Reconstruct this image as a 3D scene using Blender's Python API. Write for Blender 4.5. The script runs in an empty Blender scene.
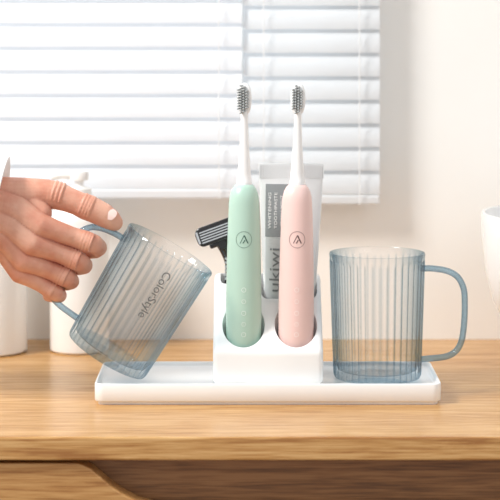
import bpy, bmesh, math
from mathutils import Vector, Matrix

scene = bpy.context.scene
COL = scene.collection
scene.view_settings.view_transform = 'Standard'
scene.view_settings.look = 'None'

# ------------------------------------------------------------------ materials
def lin(r, g, b):
    def f(c):
        c /= 255.0
        return c / 12.92 if c <= 0.04045 else ((c + 0.055) / 1.055) ** 2.4
    return (f(r), f(g), f(b), 1.0)

def base_mat(name):
    m = bpy.data.materials.new(name)
    m.use_nodes = True
    nt = m.node_tree
    return m, nt, nt.nodes['Principled BSDF']

def simple(name, rgb, rough=0.5, metal=0.0, noise=0.03, nscale=60, sub=0.0, coat=0.0, bump=0.0):
    m, nt, p = base_mat(name)
    c = lin(*rgb)
    tc = nt.nodes.new('ShaderNodeTexCoord')
    n = nt.nodes.new('ShaderNodeTexNoise'); n.inputs['Scale'].default_value = nscale
    n.inputs['Detail'].default_value = 4
    nt.links.new(tc.outputs['Object'], n.inputs['Vector'])
    r = nt.nodes.new('ShaderNodeValToRGB')
    r.color_ramp.elements[0].position = 0.3; r.color_ramp.elements[1].position = 0.7
    r.color_ramp.elements[0].color = (c[0]*(1-noise), c[1]*(1-noise), c[2]*(1-noise), 1)
    r.color_ramp.elements[1].color = (min(1, c[0]*(1+noise)), min(1, c[1]*(1+noise)), min(1, c[2]*(1+noise)), 1)
    nt.links.new(n.outputs['Fac'], r.inputs['Fac'])
    nt.links.new(r.outputs['Color'], p.inputs['Base Color'])
    p.inputs['Roughness'].default_value = rough
    p.inputs['Metallic'].default_value = metal
    p.inputs['Coat Weight'].default_value = coat
    if bump > 0:
        b = nt.nodes.new('ShaderNodeBump'); b.inputs['Strength'].default_value = bump
        b.inputs['Distance'].default_value = 0.001
        nt.links.new(n.outputs['Fac'], b.inputs['Height'])
        nt.links.new(b.outputs['Normal'], p.inputs['Normal'])
    return m

def skin_mat():
    m, nt, p = base_mat('skin')
    tc = nt.nodes.new('ShaderNodeTexCoord')
    n = nt.nodes.new('ShaderNodeTexNoise'); n.inputs['Scale'].default_value = 45; n.inputs['Detail'].default_value = 5
    nt.links.new(tc.outputs['Object'], n.inputs['Vector'])
    r = nt.nodes.new('ShaderNodeValToRGB'); e = r.color_ramp.elements
    e[0].position = .34; e[0].color = lin(208, 140, 116)
    e[1].position = .66; e[1].color = lin(228, 176, 152)
    nt.links.new(n.outputs['Fac'], r.inputs['Fac'])
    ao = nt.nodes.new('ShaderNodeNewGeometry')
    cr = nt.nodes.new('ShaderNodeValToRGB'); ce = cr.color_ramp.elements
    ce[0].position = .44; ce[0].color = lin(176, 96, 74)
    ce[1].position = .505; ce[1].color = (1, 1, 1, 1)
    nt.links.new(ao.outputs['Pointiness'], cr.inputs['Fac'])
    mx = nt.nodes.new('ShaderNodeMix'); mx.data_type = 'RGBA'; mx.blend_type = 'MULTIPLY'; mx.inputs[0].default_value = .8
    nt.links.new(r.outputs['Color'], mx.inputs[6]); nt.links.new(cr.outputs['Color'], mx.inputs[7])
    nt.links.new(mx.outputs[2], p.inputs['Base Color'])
    p.inputs['Roughness'].default_value = .52
    p.inputs['Subsurface Weight'].default_value = .1
    p.inputs['Subsurface Radius'].default_value = (1, .35, .2); p.inputs['Subsurface Scale'].default_value = .002
    v = nt.nodes.new('ShaderNodeTexVoronoi'); v.inputs['Scale'].default_value = 700
    nt.links.new(tc.outputs['Object'], v.inputs['Vector'])
    n2 = nt.nodes.new('ShaderNodeTexNoise'); n2.inputs['Scale'].default_value = 160; n2.inputs['Detail'].default_value = 3
    nt.links.new(tc.outputs['Object'], n2.inputs['Vector'])
    ad = nt.nodes.new('ShaderNodeMath'); ad.operation = 'MULTIPLY_ADD'; ad.inputs[1].default_value = .35
    nt.links.new(v.outputs['Distance'], ad.inputs[0]); nt.links.new(n2.outputs['Fac'], ad.inputs[2])
    b = nt.nodes.new('ShaderNodeBump'); b.inputs['Strength'].default_value = .3; b.inputs['Distance'].default_value = .001
    nt.links.new(ad.outputs[0], b.inputs['Height']); nt.links.new(b.outputs['Normal'], p.inputs['Normal'])
    return m

def wood(name, c1, c2, c3, rough=0.42):
    m, nt, p = base_mat(name)
    tc = nt.nodes.new('ShaderNodeTexCoord')
    mp = nt.nodes.new('ShaderNodeMapping'); mp.inputs['Scale'].default_value = (2.4, 44, 56)
    nt.links.new(tc.outputs['Object'], mp.inputs['Vector'])
    n = nt.nodes.new('ShaderNodeTexNoise'); n.inputs['Scale'].default_value = 2.2
    n.inputs['Detail'].default_value = 9; n.inputs['Distortion'].default_value = 1.1; n.inputs['Roughness'].default_value = .64
    nt.links.new(mp.outputs['Vector'], n.inputs['Vector'])
    mp2 = nt.nodes.new('ShaderNodeMapping'); mp2.inputs['Scale'].default_value = (16, 420, 420)
    nt.links.new(tc.outputs['Object'], mp2.inputs['Vector'])
    n2 = nt.nodes.new('ShaderNodeTexNoise'); n2.inputs['Scale'].default_value = 2.0
    n2.inputs['Detail'].default_value = 3
    nt.links.new(mp2.outputs['Vector'], n2.inputs['Vector'])
    mx = nt.nodes.new('ShaderNodeMath'); mx.operation = 'MULTIPLY_ADD'
    mx.inputs[1].default_value = 0.4
    nt.links.new(n2.outputs['Fac'], mx.inputs[0])
    m2 = nt.nodes.new('ShaderNodeMath'); m2.operation = 'MULTIPLY'; m2.inputs[1].default_value = 0.6
    nt.links.new(n.outputs['Fac'], m2.inputs[0]); nt.links.new(m2.outputs[0], mx.inputs[2])
    r = nt.nodes.new('ShaderNodeValToRGB')
    e = r.color_ramp.elements
    e[0].position = 0.39; e[0].color = lin(*c1)
    e[1].position = 0.58; e[1].color = lin(*c3)
    k = e.new(0.48); k.color = lin(*c2)
    nt.links.new(mx.outputs[0], r.inputs['Fac'])
    nt.links.new(r.outputs['Color'], p.inputs['Base Color'])
    p.inputs['Roughness'].default_value = rough
    b = nt.nodes.new('ShaderNodeBump'); b.inputs['Strength'].default_value = 0.05
    b.inputs['Distance'].default_value = 0.001
    nt.links.new(n2.outputs['Fac'], b.inputs['Height'])
    nt.links.new(b.outputs['Normal'], p.inputs['Normal'])
    return m

def thin_clear(name, face, edge, gl=0.03, p0=0.25, p1=0.9, white=0.0, f0=.04, f1=.6, mid=None, pm=.2):
    """clear plastic: light passes straight through, walls seen edge-on are tinted, Schlick gloss on top"""
    m, nt, p = base_mat(name)
    nt.nodes.remove(p)
    lw = nt.nodes.new('ShaderNodeLayerWeight'); lw.inputs['Blend'].default_value = 0.5
    tc = nt.nodes.new('ShaderNodeTexCoord')
    n = nt.nodes.new('ShaderNodeTexNoise'); n.inputs['Scale'].default_value = 14
    nt.links.new(tc.outputs['Object'], n.inputs['Vector'])
    ma = nt.nodes.new('ShaderNodeMath'); ma.operation = 'MULTIPLY_ADD'; ma.inputs[1].default_value = .02
    nt.links.new(n.outputs['Fac'], ma.inputs[0]); nt.links.new(lw.outputs['Facing'], ma.inputs[2])
    r = nt.nodes.new('ShaderNodeValToRGB'); e = r.color_ramp.elements
    e[0].position = p0; e[0].color = lin(*face); e[1].position = p1; e[1].color = lin(*edge)
    if mid:
        k = e.new(pm); k.color = lin(*mid)
    nt.links.new(ma.outputs[0], r.inputs['Fac'])
    t = nt.nodes.new('ShaderNodeBsdfTransparent'); nt.links.new(r.outputs['Color'], t.inputs['Color'])
    g = nt.nodes.new('ShaderNodeBsdfGlossy'); g.inputs['Roughness'].default_value = gl
    pw = nt.nodes.new('ShaderNodeMath'); pw.operation = 'POWER'; pw.inputs[1].default_value = 4.0
    nt.links.new(lw.outputs['Facing'], pw.inputs[0])
    sc = nt.nodes.new('ShaderNodeMath'); sc.operation = 'MULTIPLY_ADD'; sc.inputs[1].default_value = f1; sc.inputs[2].default_value = f0
    nt.links.new(pw.outputs[0], sc.inputs[0])
    cur = t
    if white > 0:
        d = nt.nodes.new('ShaderNodeBsdfTranslucent'); d.inputs['Color'].default_value = lin(*face)
        d2 = nt.nodes.new('ShaderNodeBsdfDiffuse'); d2.inputs['Color'].default_value = lin(*face)
        dm = nt.nodes.new('ShaderNodeMixShader'); dm.inputs[0].default_value = .5
        nt.links.new(d.outputs[0], dm.inputs[1]); nt.links.new(d2.outputs[0], dm.inputs[2])
        wm = nt.nodes.new('ShaderNodeMixShader'); wm.inputs[0].default_value = white
        nt.links.new(t.outputs[0], wm.inputs[1]); nt.links.new(dm.outputs[0], wm.inputs[2]); cur = wm
    mix = nt.nodes.new('ShaderNodeMixShader')
    nt.links.new(sc.outputs[0], mix.inputs[0])
    nt.links.new(cur.outputs[0], mix.inputs[1]); nt.links.new(g.outputs[0], mix.inputs[2])
    nt.links.new(mix.outputs[0], nt.nodes['Material Output'].inputs['Surface'])
    return m

def blind_mat(name, rgb, tr=0.25):
    m = simple(name, rgb, rough=0.6, noise=0.01)
    nt = m.node_tree; p = nt.nodes['Principled BSDF']
    t = nt.nodes.new('ShaderNodeBsdfTranslucent'); t.inputs['Color'].default_value = lin(*rgb)
    mix = nt.nodes.new('ShaderNodeMixShader'); mix.inputs[0].default_value = tr
    nt.links.new(p.outputs[0], mix.inputs[1]); nt.links.new(t.outputs[0], mix.inputs[2])
    nt.links.new(mix.outputs[0], nt.nodes['Material Output'].inputs['Surface'])
    return m

M_wall = simple('wall_paint', (245, 243, 239), 0.9, noise=0.012, nscale=8, bump=0.03)
M_floor = wood('floor_wood', (150, 120, 90), (165, 133, 100), (178, 147, 113), 0.5)
M_trim = simple('trim_paint', (238, 238, 238), 0.5, noise=0.01)
M_top = wood('oak_top', (160, 108, 56), (192, 143, 84), (213, 169, 112), 0.27)
M_front = wood('oak_front', (150, 101, 53), (181, 131, 76), (200, 154, 98), 0.38)
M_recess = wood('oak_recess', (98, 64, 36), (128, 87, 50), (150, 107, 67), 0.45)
M_white = simple('white_abs', (246, 246, 245), 0.28, noise=0.006, coat=0.1)
M_tray = simple('tray_white', (246, 246, 246), 0.22, noise=0.006)
M_ceramic = simple('white_ceramic', (240, 240, 240), 0.2, noise=0.008, coat=0.3)
M_bottle = simple('bottle_white', (242, 240, 237), 0.4, noise=0.01)
M_mint = simple('mint_plastic', (182, 212, 197), 0.33, noise=0.01)
M_pink = simple('pink_plastic', (240, 207, 201), 0.33, noise=0.01)
M_neck = simple('neck_white', (246, 246, 246), 0.3, noise=0.01)
M_bristle = simple('bristle_grey', (176, 180, 181), 0.7, noise=0.15, nscale=900)
M_mark_mint = simple('mark_dark_green', (70, 104, 92), 0.5)
M_mark_pink = simple('mark_dark_rose', (104, 80, 82), 0.5)
M_light_mark = simple('mark_green', (228, 242, 235), 0.4)
M_light_mark2 = simple('mark_rose', (252, 236, 232), 0.4)
M_cup = thin_clear('ribbed_clear_blue', (255, 255, 255), (166, 192, 205), 0.025, 0.08, 1.0, white=0.0, f0=.05, f1=.55, mid=(240, 245, 248), pm=.27)
M_handle = thin_clear('handle_blue', (200, 220, 231), (122, 160, 182), 0.04, 0.1, 1.0, white=0.16, f0=.09, f1=.6)
M_print = simple('print_grey', (70, 78, 84), 0.6)
M_black = simple('razor_black', (24, 24, 26), 0.2, noise=0.1, coat=.4)
M_steel = simple('steel', (214, 216, 219), 0.25, metal=0.8)
M_tube = simple('tube_silver', (234, 235, 236), 0.18, metal=0.15, coat=.5)
M_label = simple('tube_label_grey', (142, 146, 148), 0.25, coat=.4)
M_label2 = simple('tube_panel_silver', (198, 201, 202), 0.2, coat=.4)
M_label_w = simple('tube_text_white', (246, 246, 246), 0.4)
M_label_d = simple('tube_text_grey', (122, 126, 128), 0.4)
M_skin = skin_mat()
M_nail = simple('nail', (246, 214, 204), 0.18, noise=0.01, coat=.4)
M_sleeve = simple('white_cotton', (244, 245, 247), 0.9, noise=0.02, bump=0.2, nscale=400)
M_blindL = blind_mat('slat_white', (246, 247, 249), 0.37)
M_blindR = blind_mat('slat_pale_grey', (240, 242, 244), 0.35)
M_cord = simple('cord', (236, 236, 236), 0.8)
M_glass = thin_clear('window_glass', (250, 252, 253), (225, 235, 240))

# ------------------------------------------------------------------ helpers
def shade(o, angle=40):
    me = o.data
    for p in me.polygons: p.use_smooth = True
    bm = bmesh.new(); bm.from_mesh(me)
    a = math.radians(angle)
    for e in bm.edges:
        if len(e.link_faces) == 2:
            e.smooth = e.calc_face_angle(0) < a
    bm.to_mesh(me); bm.free()

def mk(name, verts, faces, mat, parent=None, loc=None, smooth=True, angle=40):
    me = bpy.data.meshes.new(name)
    me.from_pydata([tuple(v) for v in verts], [], faces)
    bm = bmesh.new(); bm.from_mesh(me)
    bmesh.ops.recalc_face_normals(bm, faces=bm.faces)
    bm.to_mesh(me); bm.free()
    o = bpy.data.objects.new(name, me); COL.objects.link(o)
    me.materials.append(mat)
    if smooth: shade(o, angle)
    if parent: o.parent = parent
    if loc: o.location = loc
    return o

def empty(name, loc, label, cat, group=None):
    o = bpy.data.objects.new(name, None); COL.objects.link(o)
    o.empty_display_size = 0.02
    o.location = loc
    tag(o, label, cat, group); return o

def tag(o, label, cat, group=None):
    o['label'] = label; o['category'] = cat
    if group: o['group'] = group

def loft(rings, cap0=True, cap1=True, closed=True):
    n = len(rings[0]); V = []; F = []
    for r in rings: V += [tuple(p) for p in r]
    for i in range(len(rings)-1):
        for j in range(n if closed else n-1):
            a = i*n+j; b = i*n+(j+1) % n
            F.append((a, b, b+n, a+n))
    if cap0: F.append(tuple(reversed(range(n))))
    if cap1: F.append(tuple(range((len(rings)-1)*n, len(rings)*n)))
    return V, F

def lathe(profile, seg=64, c=(0, 0)):
    rings = []
    for r, z in profile:
        rings.append([(c[0]+r*math.cos(2*math.pi*i/seg), c[1]+r*math.sin(2*math.pi*i/seg), z) for i in range(seg)])
    return loft(rings)

def rrect(cx, cy, w, d, r, z, k=8):
    pts = []
    for (sx, sy, a0) in ((1, 1, 0), (-1, 1, 90), (-1, -1, 180), (1, -1, 270)):
        ox = cx+sx*(w/2-r); oy = cy+sy*(d/2-r)
        for i in range(k+1):
            a = math.radians(a0+90*i/k)
            pts.append((ox+r*math.cos(a), oy+r*math.sin(a), z))
    return pts

def catmull(P, sub=8):
    P = [Vector(p) for p in P]; out = []
    for i in range(len(P)-1):
        p0 = P[max(i-1, 0)]; p1 = P[i]; p2 = P[i+1]; p3 = P[min(i+2, len(P)-1)]
        for k in range(sub):
            t = k/sub
            out.append(0.5*((2*p1)+(-p0+p2)*t+(2*p0-5*p1+4*p2-p3)*t*t+(-p0+3*p1-3*p2+p3)*t**3))
    out.append(P[-1]); return out

def tube(points, r, seg=16, up=(0, 1, 0), rx=1.0):
    rings = []; up = Vector(up); n = len(points)
    for i, p in enumerate(points):
        t = (points[min(i+1, n-1)]-points[max(i-1, 0)]).normalized()
        s = t.cross(up).normalized(); u = s.cross(t).normalized()
        rr = r[i] if isinstance(r, (list, tuple)) else r
        rings.append([p+rr*(s*math.cos(2*math.pi*k/seg)+u*rx*math.sin(2*math.pi*k/seg)) for k in range(seg)])
    return loft(rings)

def box(x0, x1, y0, y1, z0, z1):
    V = [(x0, y0, z0), (x1, y0, z0), (x1, y1, z0), (x0, y1, z0), (x0, y0, z1), (x1, y0, z1), (x1, y1, z1), (x0, y1, z1)]
    F = [(0, 3, 2, 1), (4, 5, 6, 7), (0, 1, 5, 4), (1, 2, 6, 5), (2, 3, 7, 6), (3, 0, 4, 7)]
    return V, F

def merge(parts):
    V = []; F = []
    for v, f in parts:
        o = len(V); V += list(v); F += [tuple(i+o for i in q) for q in f]
    return V, F

def bevel(o, w, seg=3, ang=35):
    m = o.modifiers.new('b', 'BEVEL'); m.width = w; m.segments = seg
    m.limit_method = 'ANGLE'; m.angle_limit = math.radians(ang)
    return m

def bake(o):
    dg = bpy.context.evaluated_depsgraph_get(); dg.update()
    me = bpy.data.meshes.new_from_object(o.evaluated_get(dg))
    o.modifiers.clear(); o.data = me

def text_geo(s, size, align='CENTER', bold=0.0):
    cu = bpy.data.curves.new('t', 'FONT'); cu.body = s; cu.size = size
    cu.align_x = align; cu.align_y = 'CENTER'; cu.offset = bold
    cu.resolution_u = 4
    o = bpy.data.objects.new('t', cu); COL.objects.link(o)
    dg = bpy.context.evaluated_depsgraph_get(); dg.update()
    me = bpy.data.meshes.new_from_object(o.evaluated_get(dg))
    bm = bmesh.new(); bm.from_mesh(me)
    bmesh.ops.triangulate(bm, faces=bm.faces)
    V = [tuple(v.co) for v in bm.verts]; F = [tuple(v.index for v in f.verts) for f in bm.faces]
    bm.free(); bpy.data.objects.remove(o)
    return V, F

def ring2d(r, r0, n=24, cx=0, cy=0):
    V = []; F = []
    for i in range(n):
        a = 2*math.pi*i/n
        V += [(cx+r*math.cos(a), cy+r*math.sin(a), 0), (cx+r0*math.cos(a), cy+r0*math.sin(a), 0)]
    for i in range(n):
        a = 2*i; b = 2*((i+1) % n); F.append((a, b, b+1, a+1))
    return V, F

# ------------------------------------------------------------------ room
WY = 0.262
wx0, wx1, wz0, wz1 = -0.75, 0.095, 0.165, 1.15
parts = [box(-1.6, wx0, WY, WY+.12, -0.8, 1.7), box(wx1, 1.6, WY, WY+.12, -0.8, 1.7),
         box(wx0, wx1, WY, WY+.12, -0.8, wz0), box(wx0, wx1, WY, WY+.12, wz1, 1.7)]
V, F = merge(parts)
w = mk('wall_back', V, F, M_wall, smooth=False); w['kind'] = 'structure'
V, F = box(-1.6, 1.6, -2.6, WY+.12, -0.85, -0.8)
f = mk('floor', V, F, M_floor, smooth=False); f['kind'] = 'structure'
fy0, fy1 = WY+.06, WY+.10
V, F = merge([box(wx0, wx0+.04, fy0, fy1, wz0, wz1), box(wx1-.04, wx1, fy0, fy1, wz0, wz1),
              box(wx0, wx1, fy0, fy1, wz0, wz0+.04), box(wx0, wx1, fy0, fy1, wz1-.04, wz1)])
win = mk('window_1', V, F, M_trim, smooth=False); win['kind'] = 'structure'
V, F = box(wx0+.03, wx1-.03, WY+.078, WY+.082, wz0+.03, wz1-.03)
g = mk('window_glass', V, F, M_glass, parent=win, smooth=False)

def blind(x0, x1, zb, yc, mat, label, pitch=0.0225, h=0.0278, tilt=19, ztop=1.12, cords=(-.32, .32)):
    root = empty('window_blind', ((x0+x1)/2, yc, zb), label, 'window blind')
    L = (x1-x0)
    n = int((ztop-zb)/pitch)
    V = []; F = []
    t = math.radians(tilt)
    for i in range(n):
        zc = 0.012+pitch*(i+0.5)
        prof = []
        for k in range(11):
            s = (k/10-0.5)
            z = s*h; b = -0.0038*(1-(2*s)**2)
            prof.append((b*math.cos(t)+z*math.sin(t), zc+z*math.cos(t)-b*math.sin(t)))
        back = [(y+0.0005, z) for y, z in prof]
        lp = prof+back[::-1]
        r0 = [(-L/2, y, z) for y, z in lp]; r1 = [(L/2, y, z) for y, z in lp]
        v, fc = loft([r0, r1]); o = len(V); V += v; F += [tuple(a+o for a in q) for q in fc]
    mk('slats', V, F, mat, parent=root)
    V, F = box(-L/2, L/2, -0.006, 0.005, 0.0, 0.009)
    br = mk('bottom_rail', V, F, mat, parent=root, smooth=False); bevel(br, .002)
    V, F = box(-L/2, L/2, -0.016, 0.014, ztop-zb, ztop-zb+.035)
    mk('head_rail', V, F, M_trim, parent=root, smooth=False)
    for q in cords:
        V, F = tube([Vector((q*L, -.0095, .0)), Vector((q*L, -.0095, ztop-zb))], .0005, 6)
        mk('cord', V, F, M_cord, parent=root)
    return root

blind(-0.56, -0.0075, 0.139, 0.236, M_blindL, 'white slatted venetian blind hanging closed over the window', cords=(-.45, .46))
blind(-0.0065, 0.124, 0.133, 0.240, M_blindR, 'pale grey slatted narrow venetian blind hanging closed over the window', cords=(-.35, .35))

# ------------------------------------------------------------------ worktop + cabinet
V, F = box(-0.9, 0.9, -0.165, WY, -0.0175, 0.0)
o = mk('worktop', V, F, M_top, smooth=False); bevel(o, .0015, 3)
tag(o, 'honey oak wooden worktop with visible horizontal grain', 'worktop')
cab = empty('cabinet', (0, 0.05, -0.8), 'oak wooden cabinet with scooped drawer front under the worktop', 'cabinet')
def cl(v): return [(x, y-0.05, z+0.8) for x, y, z in v]
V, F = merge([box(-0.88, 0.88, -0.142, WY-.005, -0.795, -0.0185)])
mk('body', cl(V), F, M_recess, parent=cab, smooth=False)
z1 = -0.0205; zb = -0.24
xs = [(-0.130, z1), (-0.125, z1-.0015), (-0.119, -.025), (-0.112, -.031), (-0.104, -.038), (-0.095, -.044), (-0.085, -.049), (-0.068, -.054), (-0.05, -.056)]
top = [(-0.6, z1)]+xs+[(-x+0.14, z) for x, z in xs[::-1]]+[(0.6, z1)]
poly = [(-0.6, zb)]+top+[(0.6, zb)]
r0 = [(x, -0.161, z) for x, z in poly]; r1 = [(x, -0.1425, z) for x, z in poly]
V, F = loft([r0, r1])
d = mk('drawer', cl(V), F, M_front, parent=cab, smooth=False); bevel(d, .0012, 2)
V, F = box(-0.6, 0.6, -0.161, -0.1425, -0.47, -0.244)
d = mk('drawer', cl(V), F, M_front, parent=cab, smooth=False); bevel(d, .0012, 2)

# ------------------------------------------------------------------ tray
cx, cw, cd = 0.0145, 0.281, 0.100
R = lambda s, z: rrect(cx, 0, cw-2*s, cd-2*s, max(.004, .008-s), z)
rings = [R(.004, .0), R(.003, .0), R(.0026, .0008), R(.0026, .0022), R(.0006, .0028), R(0, .0036), R(0, .0162), R(.0003, .0170), R(.0009, .0173), R(.0015, .0173),
         R(.0020, .0169), R(.0023, .0150), R(.0028, .0140), R(.0038, .0135)]
V, F = loft(rings)
tray = mk('tray', V, F, M_tray, angle=50)
tag(tray, 'white rectangular plastic tray with raised rim standing on the worktop', 'tray')
TF = 0.0136

# ------------------------------------------------------------------ holder block
hx0, hx1 = -0.0302, 0.0597
prof = [(-.036, TF), (-.036, .041), (.024, .095), (.041, .095), (.041, TF)]
r0 = [(hx0, y, z) for y, z in prof]; r1 = [(hx1, y, z) for y, z in prof]
V, F = loft([r0, r1])
blk = mk('toothbrush_holder', V, F, M_white, smooth=False)
bevel(blk, .0045, 5, 30); bake(blk)
cutters = []
def cutter(V, F):
    c = mk('cutter', V, F, M_white, smooth=False); cutters.append(c)
    m = blk.modifiers.new('c', 'BOOLEAN'); m.operation = 'DIFFERENCE'; m.solver = 'EXACT'; m.object = c
BX1, BX2, BY = -0.0053, 0.0378, -0.0155
for bx in (BX1, BX2):
    V, F = lathe([(.0175, .038), (.0175, .2)], 48, (bx, BY)); cutter(V, F)
V, F = loft([rrect(.0325, .0185, .046, .027, .006, .016), rrect(.0325, .0185, .050, .028, .006, .2)]); cutter(V, F)
V, F = loft([rrect(-.0185, .026, .013, .018, .004, .03), rrect(-.0185, .026, .013, .018, .004, .2)]); cutter(V, F)
bake(blk)
for c in cutters: bpy.data.objects.remove(c)
bevel(blk, .0010, 3, 40); bake(blk)
shade(blk, 35)
tag(blk, 'white plastic toothbrush holder block with two round wells on the tray', 'toothbrush holder')

# ------------------------------------------------------------------ toothbrushes
bodyprof = [(.0005, 0), (.0125, 0), (.0142, .0012), (.0150, .004), (.0154, .012), (.0155, .035), (.0152, .06), (.0146, .085), (.0139, .108),
            (.0133, .121), (.0127, .127), (.0115, .1315), (.0096, .1348), (.0075, .137), (.0005, .1372)]
bodyprof = [(r*.945 if r > .001 else r, z) for r, z in bodyprof]
def rad_at(z):
    for (r0, z0), (r1, z1_) in zip(bodyprof[1:], bodyprof[2:]):
        if z0 <= z <= z1_ and z1_ > z0:
            return r0+(r1-r0)*(z-z0)/(z1_-z0)
    return .015
def quad(x0, y0, x1, y1, w):
    return [(x0-w/2, y0, 0), (x0+w/2, y0, 0), (x1+w/2, y1, 0), (x1-w/2, y1, 0)], [(0, 1, 2, 3)]
def brush(x, lean, turn, mat, mark, pale, label):
    root = empty('electric_toothbrush', (x, BY, .0382), label, 'toothbrush', 'electric toothbrushes in the holder')
    root.rotation_euler = (0, math.radians(lean), 0)
    V, F = lathe(bodyprof, 64); mk('body', V, F, mat, parent=root, angle=60)
    np_ = [(.0005, .1365), (.0062, .1365), (.0064, .1395), (.0060, .1402), (.0057, .146), (.0048, .155), (.0039, .168), (.0033, .182), (.0029, .193), (.0032, .198), (.0005, .2)]
    V, F = lathe(np_, 32); nk = mk('brush_neck', V, F, M_neck, parent=root, angle=60)
    tc_, ts_ = math.cos(math.radians(turn)), math.sin(math.radians(turn))
    def rot(V): return [(a*tc_-b*ts_, a*ts_+b*tc_, c) for a, b, c in V]
    def oval(w, h, y, zc=.2075):
        return [(w*math.copysign(abs(math.cos(a))**.8, math.cos(a)), y, zc+h*math.copysign(abs(math.sin(a))**.9, math.sin(a))) for a in [2*math.pi*i/32 for i in range(32)]]
    V, F = loft([oval(.0045, .0110, .0028), oval(.0056, .0126, .0018), oval(.0062, .0134, 0), oval(.0060, .0131, -.0012), oval(.0054, .0122, -.0016)])
    hd = mk('brush_head', rot(V), F, M_neck, parent=root, angle=60)
    P = []
    for i in range(-1, 3):
        for j in range(-5, 6):
            u = (i-.5)*.0023; v = j*.0022+(.0011 if i % 2 else 0)
            e = (u/.0046)**2+(v/.0118)**2
            if e > 1.0: continue
            L = .0056+.0010*abs(v)/.0118
            r = .00084
            circ = [k*math.pi/4 for k in range(8)]
            rg0 = [(u+r*math.cos(a), -.0014, .2075+v+r*math.sin(a)) for a in circ]
            rg1 = [(u*1.04+r*1.05*math.cos(a), -.0014-L, .2075+v*1.02+r*1.05*math.sin(a)) for a in circ]
            rg2 = [(u*1.04+r*.5*math.cos(a), -.0014-L-.0005, .2075+v*1.02+r*.5*math.sin(a)) for a in circ]
            P.append(loft([rg0, rg1, rg2]))
    V, F = merge(P); mk('bristles', rot(V), F, M_bristle, parent=root)
    def wrap(V, zc, off=.00025):
        out = []
        for a, b, _ in V:
            z = zc+b; r = rad_at(z)+off; t = -math.pi/2+a/r
            out.append((r*math.cos(t), r*math.sin(t), z))
        return out
    P = []
    v, f_ = ring2d(.0068, .0065, 48); P.append((wrap(v, .0930), f_))
    for (x0, y0, x1, y1, wd) in ((-.0032, -.0030, .0002, .0036, .0006), (.0034, -.0030, .0002, .0036, .0011), (-.0008, -.0030, .0009, -.0002, .0009)):
        v, f_ = quad(x0, y0, x1, y1, wd); P.append((wrap(v, .0930), f_))
    V, F = merge(P)
    mk('power_button', V, F, mark, parent=root, smooth=False)
    P = []
    for k, z in enumerate((.052, .0425, .033, .024, .0155)):
        v, f_ = ring2d(.0020, .0015, 6 if k % 2 else 20); P.append((wrap(v, z), f_))
        v, f_ = quad(-.0005+.0002*k, -.0006, .0005-.0002*k, .0006, .0003); P.append((wrap(v, z), f_))
    V, F = merge(P); mk('mode_indicators', V, F, pale, parent=root, smooth=False)
    return root
brush(BX1, 0.2, -16, M_mint, M_mark_mint, M_light_mark, 'mint green electric toothbrush with white neck in the holder')
brush(BX2, 0.5, -8, M_pink, M_mark_pink, M_light_mark2, 'pale pink electric toothbrush with white neck in the holder')

# ------------------------------------------------------------------ toothpaste tube
TX, TY = .0328, .0185
tp = empty('toothpaste_tube', (TX, TY, .0165), 'silver grey toothpaste tube standing cap down in the holder', 'toothpaste')
tp.rotation_euler = (0, math.radians(0.6), 0)
V, F = lathe([(.0005, 0), (.0095, 0), (.0102, .001), (.0100, .017), (.0005, .0175)], 32)
mk('cap', V, F, M_white, parent=tp)
rings = []
tubeprof = []
for z, wd, th in [(.0172, .008, .008), (.021, .014, .0098), (.03, .0195, .0102), (.06, .0215, .0100), (.1, .0240, .0080), (.135, .0258, .0050), (.155, .0265, .0022), (.160, .0268, .0010), (.1735, .0270, .0009)]:
    tubeprof.append((z, wd, th))
    rings.append([(wd*math.copysign(abs(math.cos(a))**.85, math.cos(a)), th*math.sin(a), z) for a in [2*math.pi*i/48 for i in range(48)]])
V, F = loft(rings); mk('tube', V, F, M_tube, parent=tp, angle=50)
def tsurf(x, z):
    for (z0, w0, t0), (z1_, w1, t1) in zip(tubeprof, tubeprof[1:]):
        if z0 <= z <= z1_:
            k = (z-z0)/(z1_-z0); wd = w0+(w1-w0)*k; th = t0+(t1-t0)*k
            c = min(.999, abs(x)/wd)**(1/.85)
            return -th*math.sqrt(max(0, 1-c*c))
    return 0
def patch(x0, x1, za, zb_, mat):
    V = []; F = []
    nx, nz = 12, 24
    for i in range(nz+1):
        for j in range(nx+1):
            x = x0+j*(x1-x0)/nx; z = za+i*(zb_-za)/nz
            V.append((x, tsurf(x, z)-.0003, z))
    for i in range(nz):
        for j in range(nx):
            a = i*(nx+1)+j; F.append((a, a+1, a+nx+2, a+nx+1))
    return mk('label', V, F, mat, parent=tp)
patch(-.0212, .0035, .112, .156, M_label)
patch(-.0208, .0030, .040, .1115, M_label2)
def vtext(s, size, x, z, off=.0005, length=None):
    v, f_ = text_geo(s, size)
    k = 1
    if length:
        k = length/(max(p[0] for p in v)-min(p[0] for p in v))
    v = [(x-b, tsurf(x-b, z+a*k)-off, z+a*k) for a, b, _ in v]
    return v, f_
V, F = merge([vtext('ukiwi', .0125, -.0128, .0845, .0007, .036)])
mk('lettering', V, F, M_label_d, parent=tp, smooth=False)
V, F = merge([vtext('WHITENING', .0034, -.0175, .134, .0007, .030), vtext('TOOTHPASTE', .0034, -.0125, .134, .0007, .030), vtext('FRESH MINT', .0030, -.0075, .134, .0007, .026)])
mk('lettering', V, F, M_label_w, parent=tp, smooth=False)
P = [box(-.0268+.0536*i/26, -.0268+.0536*i/26+.0009, -.0013, .0013, .1612, .1725) for i in range(27)]
V, F = merge(P); mk('crimp', V, F, M_tube, parent=tp, smooth=False)

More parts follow.
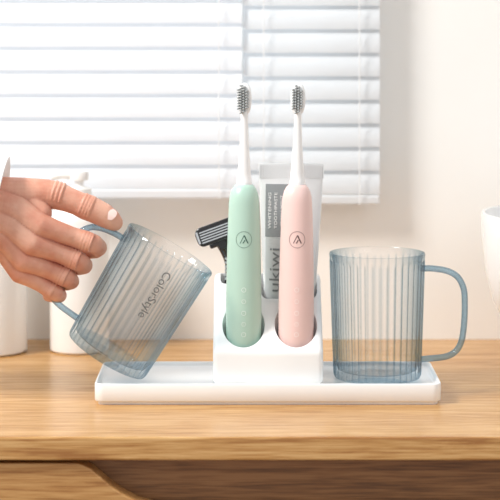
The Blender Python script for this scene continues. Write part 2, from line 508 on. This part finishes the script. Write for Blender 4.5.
# ------------------------------------------------------------------ razor
rz = empty('razor', (-.0185, .026, .0305), 'black and chrome cartridge razor standing in the holder', 'razor')
pts = catmull([(0, 0, 0), (0, 0, .04), (.0012, .0, .060), (.0010, -.001, .074), (-.0016, -.003, .085), (-.005, -.005, .092)], 6)
rr = [.0045+.0009*math.sin(i/len(pts)*9) for i in range(len(pts))]
V, F = tube(pts, rr, 16, (0, 1, 0)); mk('handle', V, F, M_black, parent=rz)
P = []
for k in range(7):
    z = .061+k*.0034
    P.append(box(-.0028, .0032, -.0068, -.0040, z, z+.0020))
V, F = merge(P); mk('grip', V, F, M_steel, parent=rz, smooth=False)
def orient(V, M): return [tuple(M @ Vector(v)) for v in V]
Mh = Matrix.Translation((-.0085, -.012, .1025)) @ Matrix.Rotation(math.radians(-20), 4, 'Y') @ Matrix.Rotation(math.radians(-10), 4, 'X')
# slightly bowed cartridge
def bowed(V): return [(x, y+.0022*(x/.02)**2, z+.0012*(1-(x/.02)**2)) for x, y, z in V]
rr_ = []
for y, s in ((0, 1), (.0055, .96)):
    rr_.append([(x*s, y, z*s) for x, z, _ in rrect(0, 0, .039, .0165, .0055, 0, 6)])
V, F = loft(rr_)
hd = mk('razor_head', orient(V, Mh), F, M_black, parent=rz); bevel(hd, .0010, 2)
P = []
for k in range(5):
    P.append(box(-.0155, .0155, -.0012, .0002, -.0056+k*.0022, -.0045+k*.0022))
P.append(box(-.0185, -.0166, -.0014, .0058, -.0052, .0052)); P.append(box(.0166, .0185, -.0014, .0058, -.0052, .0052))
V, F = merge(P); mk('blades', orient(V, Mh), F, M_steel, parent=rz, smooth=False)
V, F = merge([box(-.011, .011, .0045, .009, -.0115, .001), box(-.004, .004, .004, .0115, -.0155, .001)])
pv = mk('pivot', orient(V, Mh), F, M_black, parent=rz, smooth=False); bevel(pv, .0012, 2)

# ------------------------------------------------------------------ cups
CH = .104; RB, RT = .0365, .0400
def cup_body_mesh():
    nf = 36; per = 12; seg = nf*per
    def ro(v): 
        return RB+(RT-RB)*min(1, max(0, v/CH))
    rows = []
    def outer(v, amp, dr=0):
        ring = []
        for i in range(seg):
            a = 2*math.pi*i/seg
            s = abs(math.sin(a*nf/2))
            r = ro(v)+dr-amp*(1-s)
            ring.append((r*math.cos(a), r*math.sin(a), v))
        return ring
    rows.append(outer(0, 0, -.006)); rows.append(outer(0, 0, -.0035)); rows.append(outer(.0008, .0001, -.0012)); rows.append(outer(.003, .0010, -.0002))
    for k in range(9):
        rows.append(outer(.006+k*(.089/8), .0021))
    rows.append(outer(.0970, .0014)); rows.append(outer(.0988, 0, -.0003)); rows.append(outer(.1025, 0)); rows.append(outer(CH-.0002, 0, -.0005)); rows.append(outer(CH, 0, -.0011))
    rows.append(outer(.1030, 0, -.0017))
    for k in range(5):
        rows.append(outer(.097-k*.0210, 0, -.0026))
    rows.append(outer(.0075, 0, -.0038)); rows.append(outer(.0062, 0, -.0065)); rows.append(outer(.006, 0, -.012))
    return loft(rows)
CV, CF = cup_body_mesh()
def make_cup(loc, rot, label, lettering):
    root = empty('cup', loc, label, 'cup', 'ribbed tooth mugs')
    root.rotation_euler = rot
    b = mk('cup_body', CV, CF, M_cup, parent=root, angle=50)
    hp = [(-.0377, 0, .0905), (-.046, 0, .0905), (-.058, 0, .0885), (-.0668, 0, .0835), (-.0718, 0, .0740), (-.0728, 0, .062), (-.0722, 0, .044), (-.0700, 0, .0300), (-.0650, 0, .0215), (-.056, 0, .0170), (-.0362, 0, .0150)]
    V, F = tube(catmull(hp, 6), .0026, 16, (0, 1, 0), 1.25)
    mk('handle', V, F, M_handle, parent=root)
    if lettering:
        v, f_ = text_geo('ColorStyle', .0122, bold=-.00008)
        w = max(p[0] for p in v)-min(p[0] for p in v)
        k = .042/w
        out = []
        for a, bb, _ in v:
            z = .070-a*k; r = RB+(RT-RB)*z/CH+.0006
            t = math.radians(-90+10)+bb*k/r
            out.append((r*math.cos(t), r*math.sin(t), z))
        mk('lettering', out, f_, M_print, parent=root, smooth=False)
    return root
make_cup((.1058, -.003, TF+.0001), (0, 0, math.pi), 'clear pale blue ribbed plastic cup standing upright on the tray', False)
make_cup((-.1186, -.020, .0340), (0, math.radians(31), 0), 'clear pale blue ribbed cup with grey lettering tilted in hand', True)

# ------------------------------------------------------------------ hand
G = .000823
def hp_(a, b, y): return Vector((-.2057+G*a, y*.001, .3274-G*b))
chains = [
    [(-330, 160, -30, 28), (-120, 188, -30, 23), (-40, 200, -30, 19.5), (-8, 202, -30, 17.5)],
    [(-120, 206, -30, 22), (-40, 215, -30, 18.5), (-8, 219, -31, 17)],
    # metacarpals
    [(-12, 198, -30, 16.5), (18, 209, -35, 13), (42, 223, -39, 10.4)],
    [(-12, 208, -31, 16.5), (15, 224, -37.5, 12.8), (34, 240, -41.5, 10.4)],
    [(-12, 216, -31, 15.5), (11, 237, -36, 12.2), (26, 257, -39, 9.8)],
    [(-12, 222, -30, 14.5), (8, 246, -32, 11.2), (22, 270, -34.5, 8.8)],
    # palm filler
    [(0, 212, -22, 16), (25, 223, -20, 13.5), (36, 233, -22, 11)],
    # fingers: knuckle, first joint, then through the handle loop and back
    [(42, 223, -39, 10.4), (56, 228, -36, 8.7), (74, 235, -31.5, 7.8), (87, 239.5, -29.5, 8.4), (94, 243, -27, 8.2), (98, 248, -17, 7.3), (94, 252, -7, 7.0), (84, 254, -3, 6.4)],
    [(34, 240, -41.5, 10.4), (47, 245, -37.5, 8.6), (62, 251.5, -32.5, 7.7), (74, 257, -29.5, 8.3), (80, 260.5, -27, 8.1), (83.5, 266, -16, 7.3), (78, 269, -6, 7.0), (67, 270, -3, 6.4)],
    [(26, 257, -39, 9.8), (38, 262, -36, 8.1), (51, 268, -31.5, 7.3), (62, 273.5, -28.8, 7.9), (67.5, 277, -26.5, 7.6), (70.5, 282, -15, 6.9), (65, 285, -6, 6.7), (55, 286, -4, 6.0)],
    [(22, 270, -34.5, 8.8), (32, 276, -32.5, 7.2), (42, 282.5, -30, 6.4), (51, 288.5, -28, 6.9), (56, 292, -26, 6.7), (59, 296, -16, 6.1), (54, 298, -8, 5.8), (47, 298, -6, 5.2)],
    # thumb: stout, with a flattened tip pressing on the handle
    [(-12, 194, -28, 15.5), (24, 193, -24, 13.2), (46, 193, -23, 11.8), (57, 195, -23, 11.6), (68, 199, -23, 10.3), (78, 203, -23, 9.9), (87, 207, -22.5, 10.6), (93, 209.5, -22, 10.4), (103, 214.5, -21, 9.9), (110, 219, -20.5, 8.8), (114.5, 222.5, -20.2, 7.0)],
    # web
    [(32, 201, -25, 11.5), (42, 212, -31, 9.4)],
]
P = []
def sph(c, r, nu=14, nv=9):
    V = [c+Vector((0, 0, r))]
    for i in range(1, nv):
        t = math.pi*i/nv
        for j in range(nu):
            p = 2*math.pi*j/nu
            V.append(c+r*Vector((math.sin(t)*math.cos(p), math.sin(t)*math.sin(p), math.cos(t))))
    V.append(c-Vector((0, 0, r))); F = []
    for j in range(nu): F.append((0, 1+j, 1+(j+1) % nu))
    for i in range(nv-2):
        for j in range(nu):
            a = 1+i*nu+j; b = 1+i*nu+(j+1) % nu; F.append((a, a+nu, b+nu, b))
    l = len(V)-1
    for j in range(nu): F.append((l, 1+(nv-2)*nu+(j+1) % nu, 1+(nv-2)*nu+j))
    return V, F
for ch in chains:
    pts = [hp_(a, b, y) for a, b, y, r in ch]; rs = [c[3]*.001 for c in ch]
    for i in range(len(pts)-1):
        n = max(2, int((pts[i+1]-pts[i]).length/(min(rs[i], rs[i+1])*.2)))
        for k in range(n+1):
            t = k/n; P.append(sph(pts[i].lerp(pts[i+1], t), rs[i]+(rs[i+1]-rs[i])*t, 20, 12))
def fold(a, b, y, r, da, db, offs, tr=.55, a0=-75, a1=75, dors=(0, -1, 0)):
    c = hp_(a, b, y); ax = Vector((da, 0, -db)).normalized()
    dn = Vector(dors); dn = (dn-ax*dn.dot(ax)).normalized(); sd = ax.cross(dn)
    for o_ in offs:
        n = 26
        for k in range(n+1):
            t = math.radians(a0+(a1-a0)*k/n)
            fall = math.cos(t*.9)
            p = c+ax*(o_*.001)+(dn*math.cos(t)+sd*math.sin(t))*(r*.001)*1.0
            P.append(sph(p, tr*.001*(.35+.65*fall), 8, 6))
fold(87, 239.5, -29.5, 8.3, 12, 4.5, (-3.2, -.6, 1.9, 4.4), .95)
fold(74, 257, -29.5, 8.2, 12, 5, (-3.2, -.6, 1.9, 4.2), .95)
fold(62, 273.5, -28.8, 7.8, 11, 5.5, (-3.0, -.5, 1.9, 4.0), .9)
fold(51, 288.5, -28, 6.8, 10, 6, (-2.6, -.3, 1.8), .85)
fold(87, 207, -22.5, 10.5, 14, 6, (-4.2, -1.6, 1.0, 3.4), .95, -80, 80, (.0, -.7, .7))
fold(57, 195, -23, 11.6, 14, 4, (-3, 0.5, 4), .8, -60, 60, (.0, -.7, .7))
V, F = merge(P)
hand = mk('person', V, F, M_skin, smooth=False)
m = hand.modifiers.new('r', 'REMESH'); m.mode = 'VOXEL'; m.voxel_size = .0007; m.adaptivity = 0
m = hand.modifiers.new('s', 'SMOOTH'); m.factor = .5; m.iterations = 6
bake(hand)
for p in hand.data.polygons: p.use_smooth = True
tag(hand, "person in white sleeve gripping the tilted cup's handle", 'person')
def nail(c, n, d, w, l):
    n = Vector(n).normalized(); d = Vector(d); d = (d-n*d.dot(n)).normalized(); s = d.cross(n)
    V = []; rows = 9; cols = 9
    for i in range(rows):
        for j in range(cols):
            u = i/(rows-1)*2-1; v = j/(cols-1)*2-1
            uu = u*math.sqrt(1-.4*v*v); vv = v*math.sqrt(1-.4*u*u)
            V.append(Vector(c)+d*uu*l+s*vv*w-n*(.50*(vv*vv)*w+.12*uu*uu*l))
    top = len(V)
    V += [v-n*.0006 for v in V]
    F = []
    for i in range(rows-1):
        for j in range(cols-1):
            a = i*cols+j; F.append((a, a+1, a+cols+1, a+cols)); F.append((a+top, a+cols+top, a+cols+1+top, a+1+top))
    return V, F
nn = Vector((.20, -.80, .56)).normalized()
c = hp_(107, 217, -20.6)+nn*.0098
V, F = nail(c, nn, (.86, 0, -.50), .0058, .0070)
mk('thumb_nail', V, F, M_nail, parent=hand)
# sleeve
rings = []
c0 = hp_(2, 206, -30); c1 = hp_(-330, 168, -30)
for i, (t, r) in enumerate([(0.012, .024), (-.006, .0325), (-.004, .0345), (.02, .035), (.2, .037), (.5, .041), (1, .05)]):
    c = c0.lerp(c1, t); ring = []
    for k in range(48):
        a = 2*math.pi*k/48
        wob = 1+.02*math.sin(3*a+i)
        zz = math.sin(a)*r*1.20*wob
        ring.append((c.x+zz*.19-.0018, c.y+math.cos(a)*r*wob, c.z+zz))
    rings.append(ring)
V, F = loft(rings, cap0=True); mk('sleeve', V, F, M_sleeve, parent=hand)

# ------------------------------------------------------------------ background bottles and bowl
pb = empty('pump_bottle', (-.160, .200, 0), 'white plastic pump bottle standing near the wall', 'bottle')
V, F = lathe([(.0005, 0), (.025, 0), (.0272, .002), (.0275, .006), (.0275, .122), (.026, .130), (.020, .136), (.0125, .139), (.0005, .1395)], 48)
mk('bottle', V, F, M_bottle, parent=pb)
V, F = lathe([(.0005, .139), (.0115, .139), (.0115, .152), (.005, .154), (.004, .155), (.004, .159), (.0085, .160), (.009, .166), (.008, .168), (.0005, .1685)], 32)
pm = mk('pump', V, F, M_bottle, parent=pb)
V, F = tube(catmull([(0, 0, .164), (-.014, 0, .1645), (-.026, 0, .1625)], 5), [.0042]*5+[.0036]*5+[.003], 14, (0, 1, 0))
mk('nozzle', V, F, M_bottle, parent=pb)
bt = empty('bottle', (-.2445, .195, 0), 'white cylindrical bottle standing near the wall', 'bottle')
V, F = lathe([(.0005, 0), (.033, 0), (.0358, .002), (.036, .008), (.036, .128), (.034, .137), (.026, .143), (.018, .145), (.0005, .1452)], 48)
mk('bottle', V, F, M_bottle, parent=bt)
V, F = lathe([(.0005, .145), (.016, .145), (.016, .156), (.015, .158), (.0005, .158)], 32)
mk('cap', V, F, M_white, parent=bt)

V, F = lathe([(.0005, 0), (.040, 0), (.0425, .002), (.044, .006), (.050, .012), (.070, .032), (.084, .058), (.0905, .085), (.0935, .112), (.0945, .132), (.0935, .1375), (.0915, .1375), (.0905, .135), (.0895, .112), (.086, .084), (.076, .052), (.05, .024), (.0005, .018)], 96)
pl = mk('bowl', V, F, M_ceramic, loc=(.3020, .12, 0), angle=60)
tag(pl, 'deep white glazed ceramic bowl standing on the worktop', 'bowl')

# ------------------------------------------------------------------ lights
def area(loc, target, size, power, col=(1, 1, 1)):
    l = bpy.data.lights.new('area', 'AREA'); l.shape = 'SQUARE'; l.size = size; l.energy = power; l.color = col
    o = bpy.data.objects.new('area_light', l); COL.objects.link(o)
    o.location = loc; o.rotation_euler = (Vector(target)-Vector(loc)).to_track_quat('-Z', 'Y').to_euler()
area((-1.25, -0.65, 1.5), (0, .1, .05), 0.5, 41, (1.0, .99, .965))
area((1.0, -1.6, 1.2), (0, .1, .05), 1.2, 4, (1.0, .99, .97))
area((-0.5, 1.3, 1.1), (-.25, .26, .5), 1.2, 28, (.96, .98, 1.0))
w = bpy.data.worlds.new('w'); scene.world = w; w.use_nodes = True
bg = w.node_tree.nodes['Background']; bg.inputs['Color'].default_value = (.98, .99, 1.0, 1); bg.inputs['Strength'].default_value = 0.70

# ------------------------------------------------------------------ camera
cam = bpy.data.cameras.new('camera'); co = bpy.data.objects.new('camera', cam); COL.objects.link(co)
co.location = (0, -1.6, .32); co.rotation_euler = (math.pi/2, 0, 0)
cam.sensor_width = 36; cam.lens = 1920/500*36
cam.shift_y = -241/500
cam.dof.use_dof = True; cam.dof.focus_distance = 1.56; cam.dof.aperture_fstop = 9
cam.clip_start = 0.01
scene.camera = co
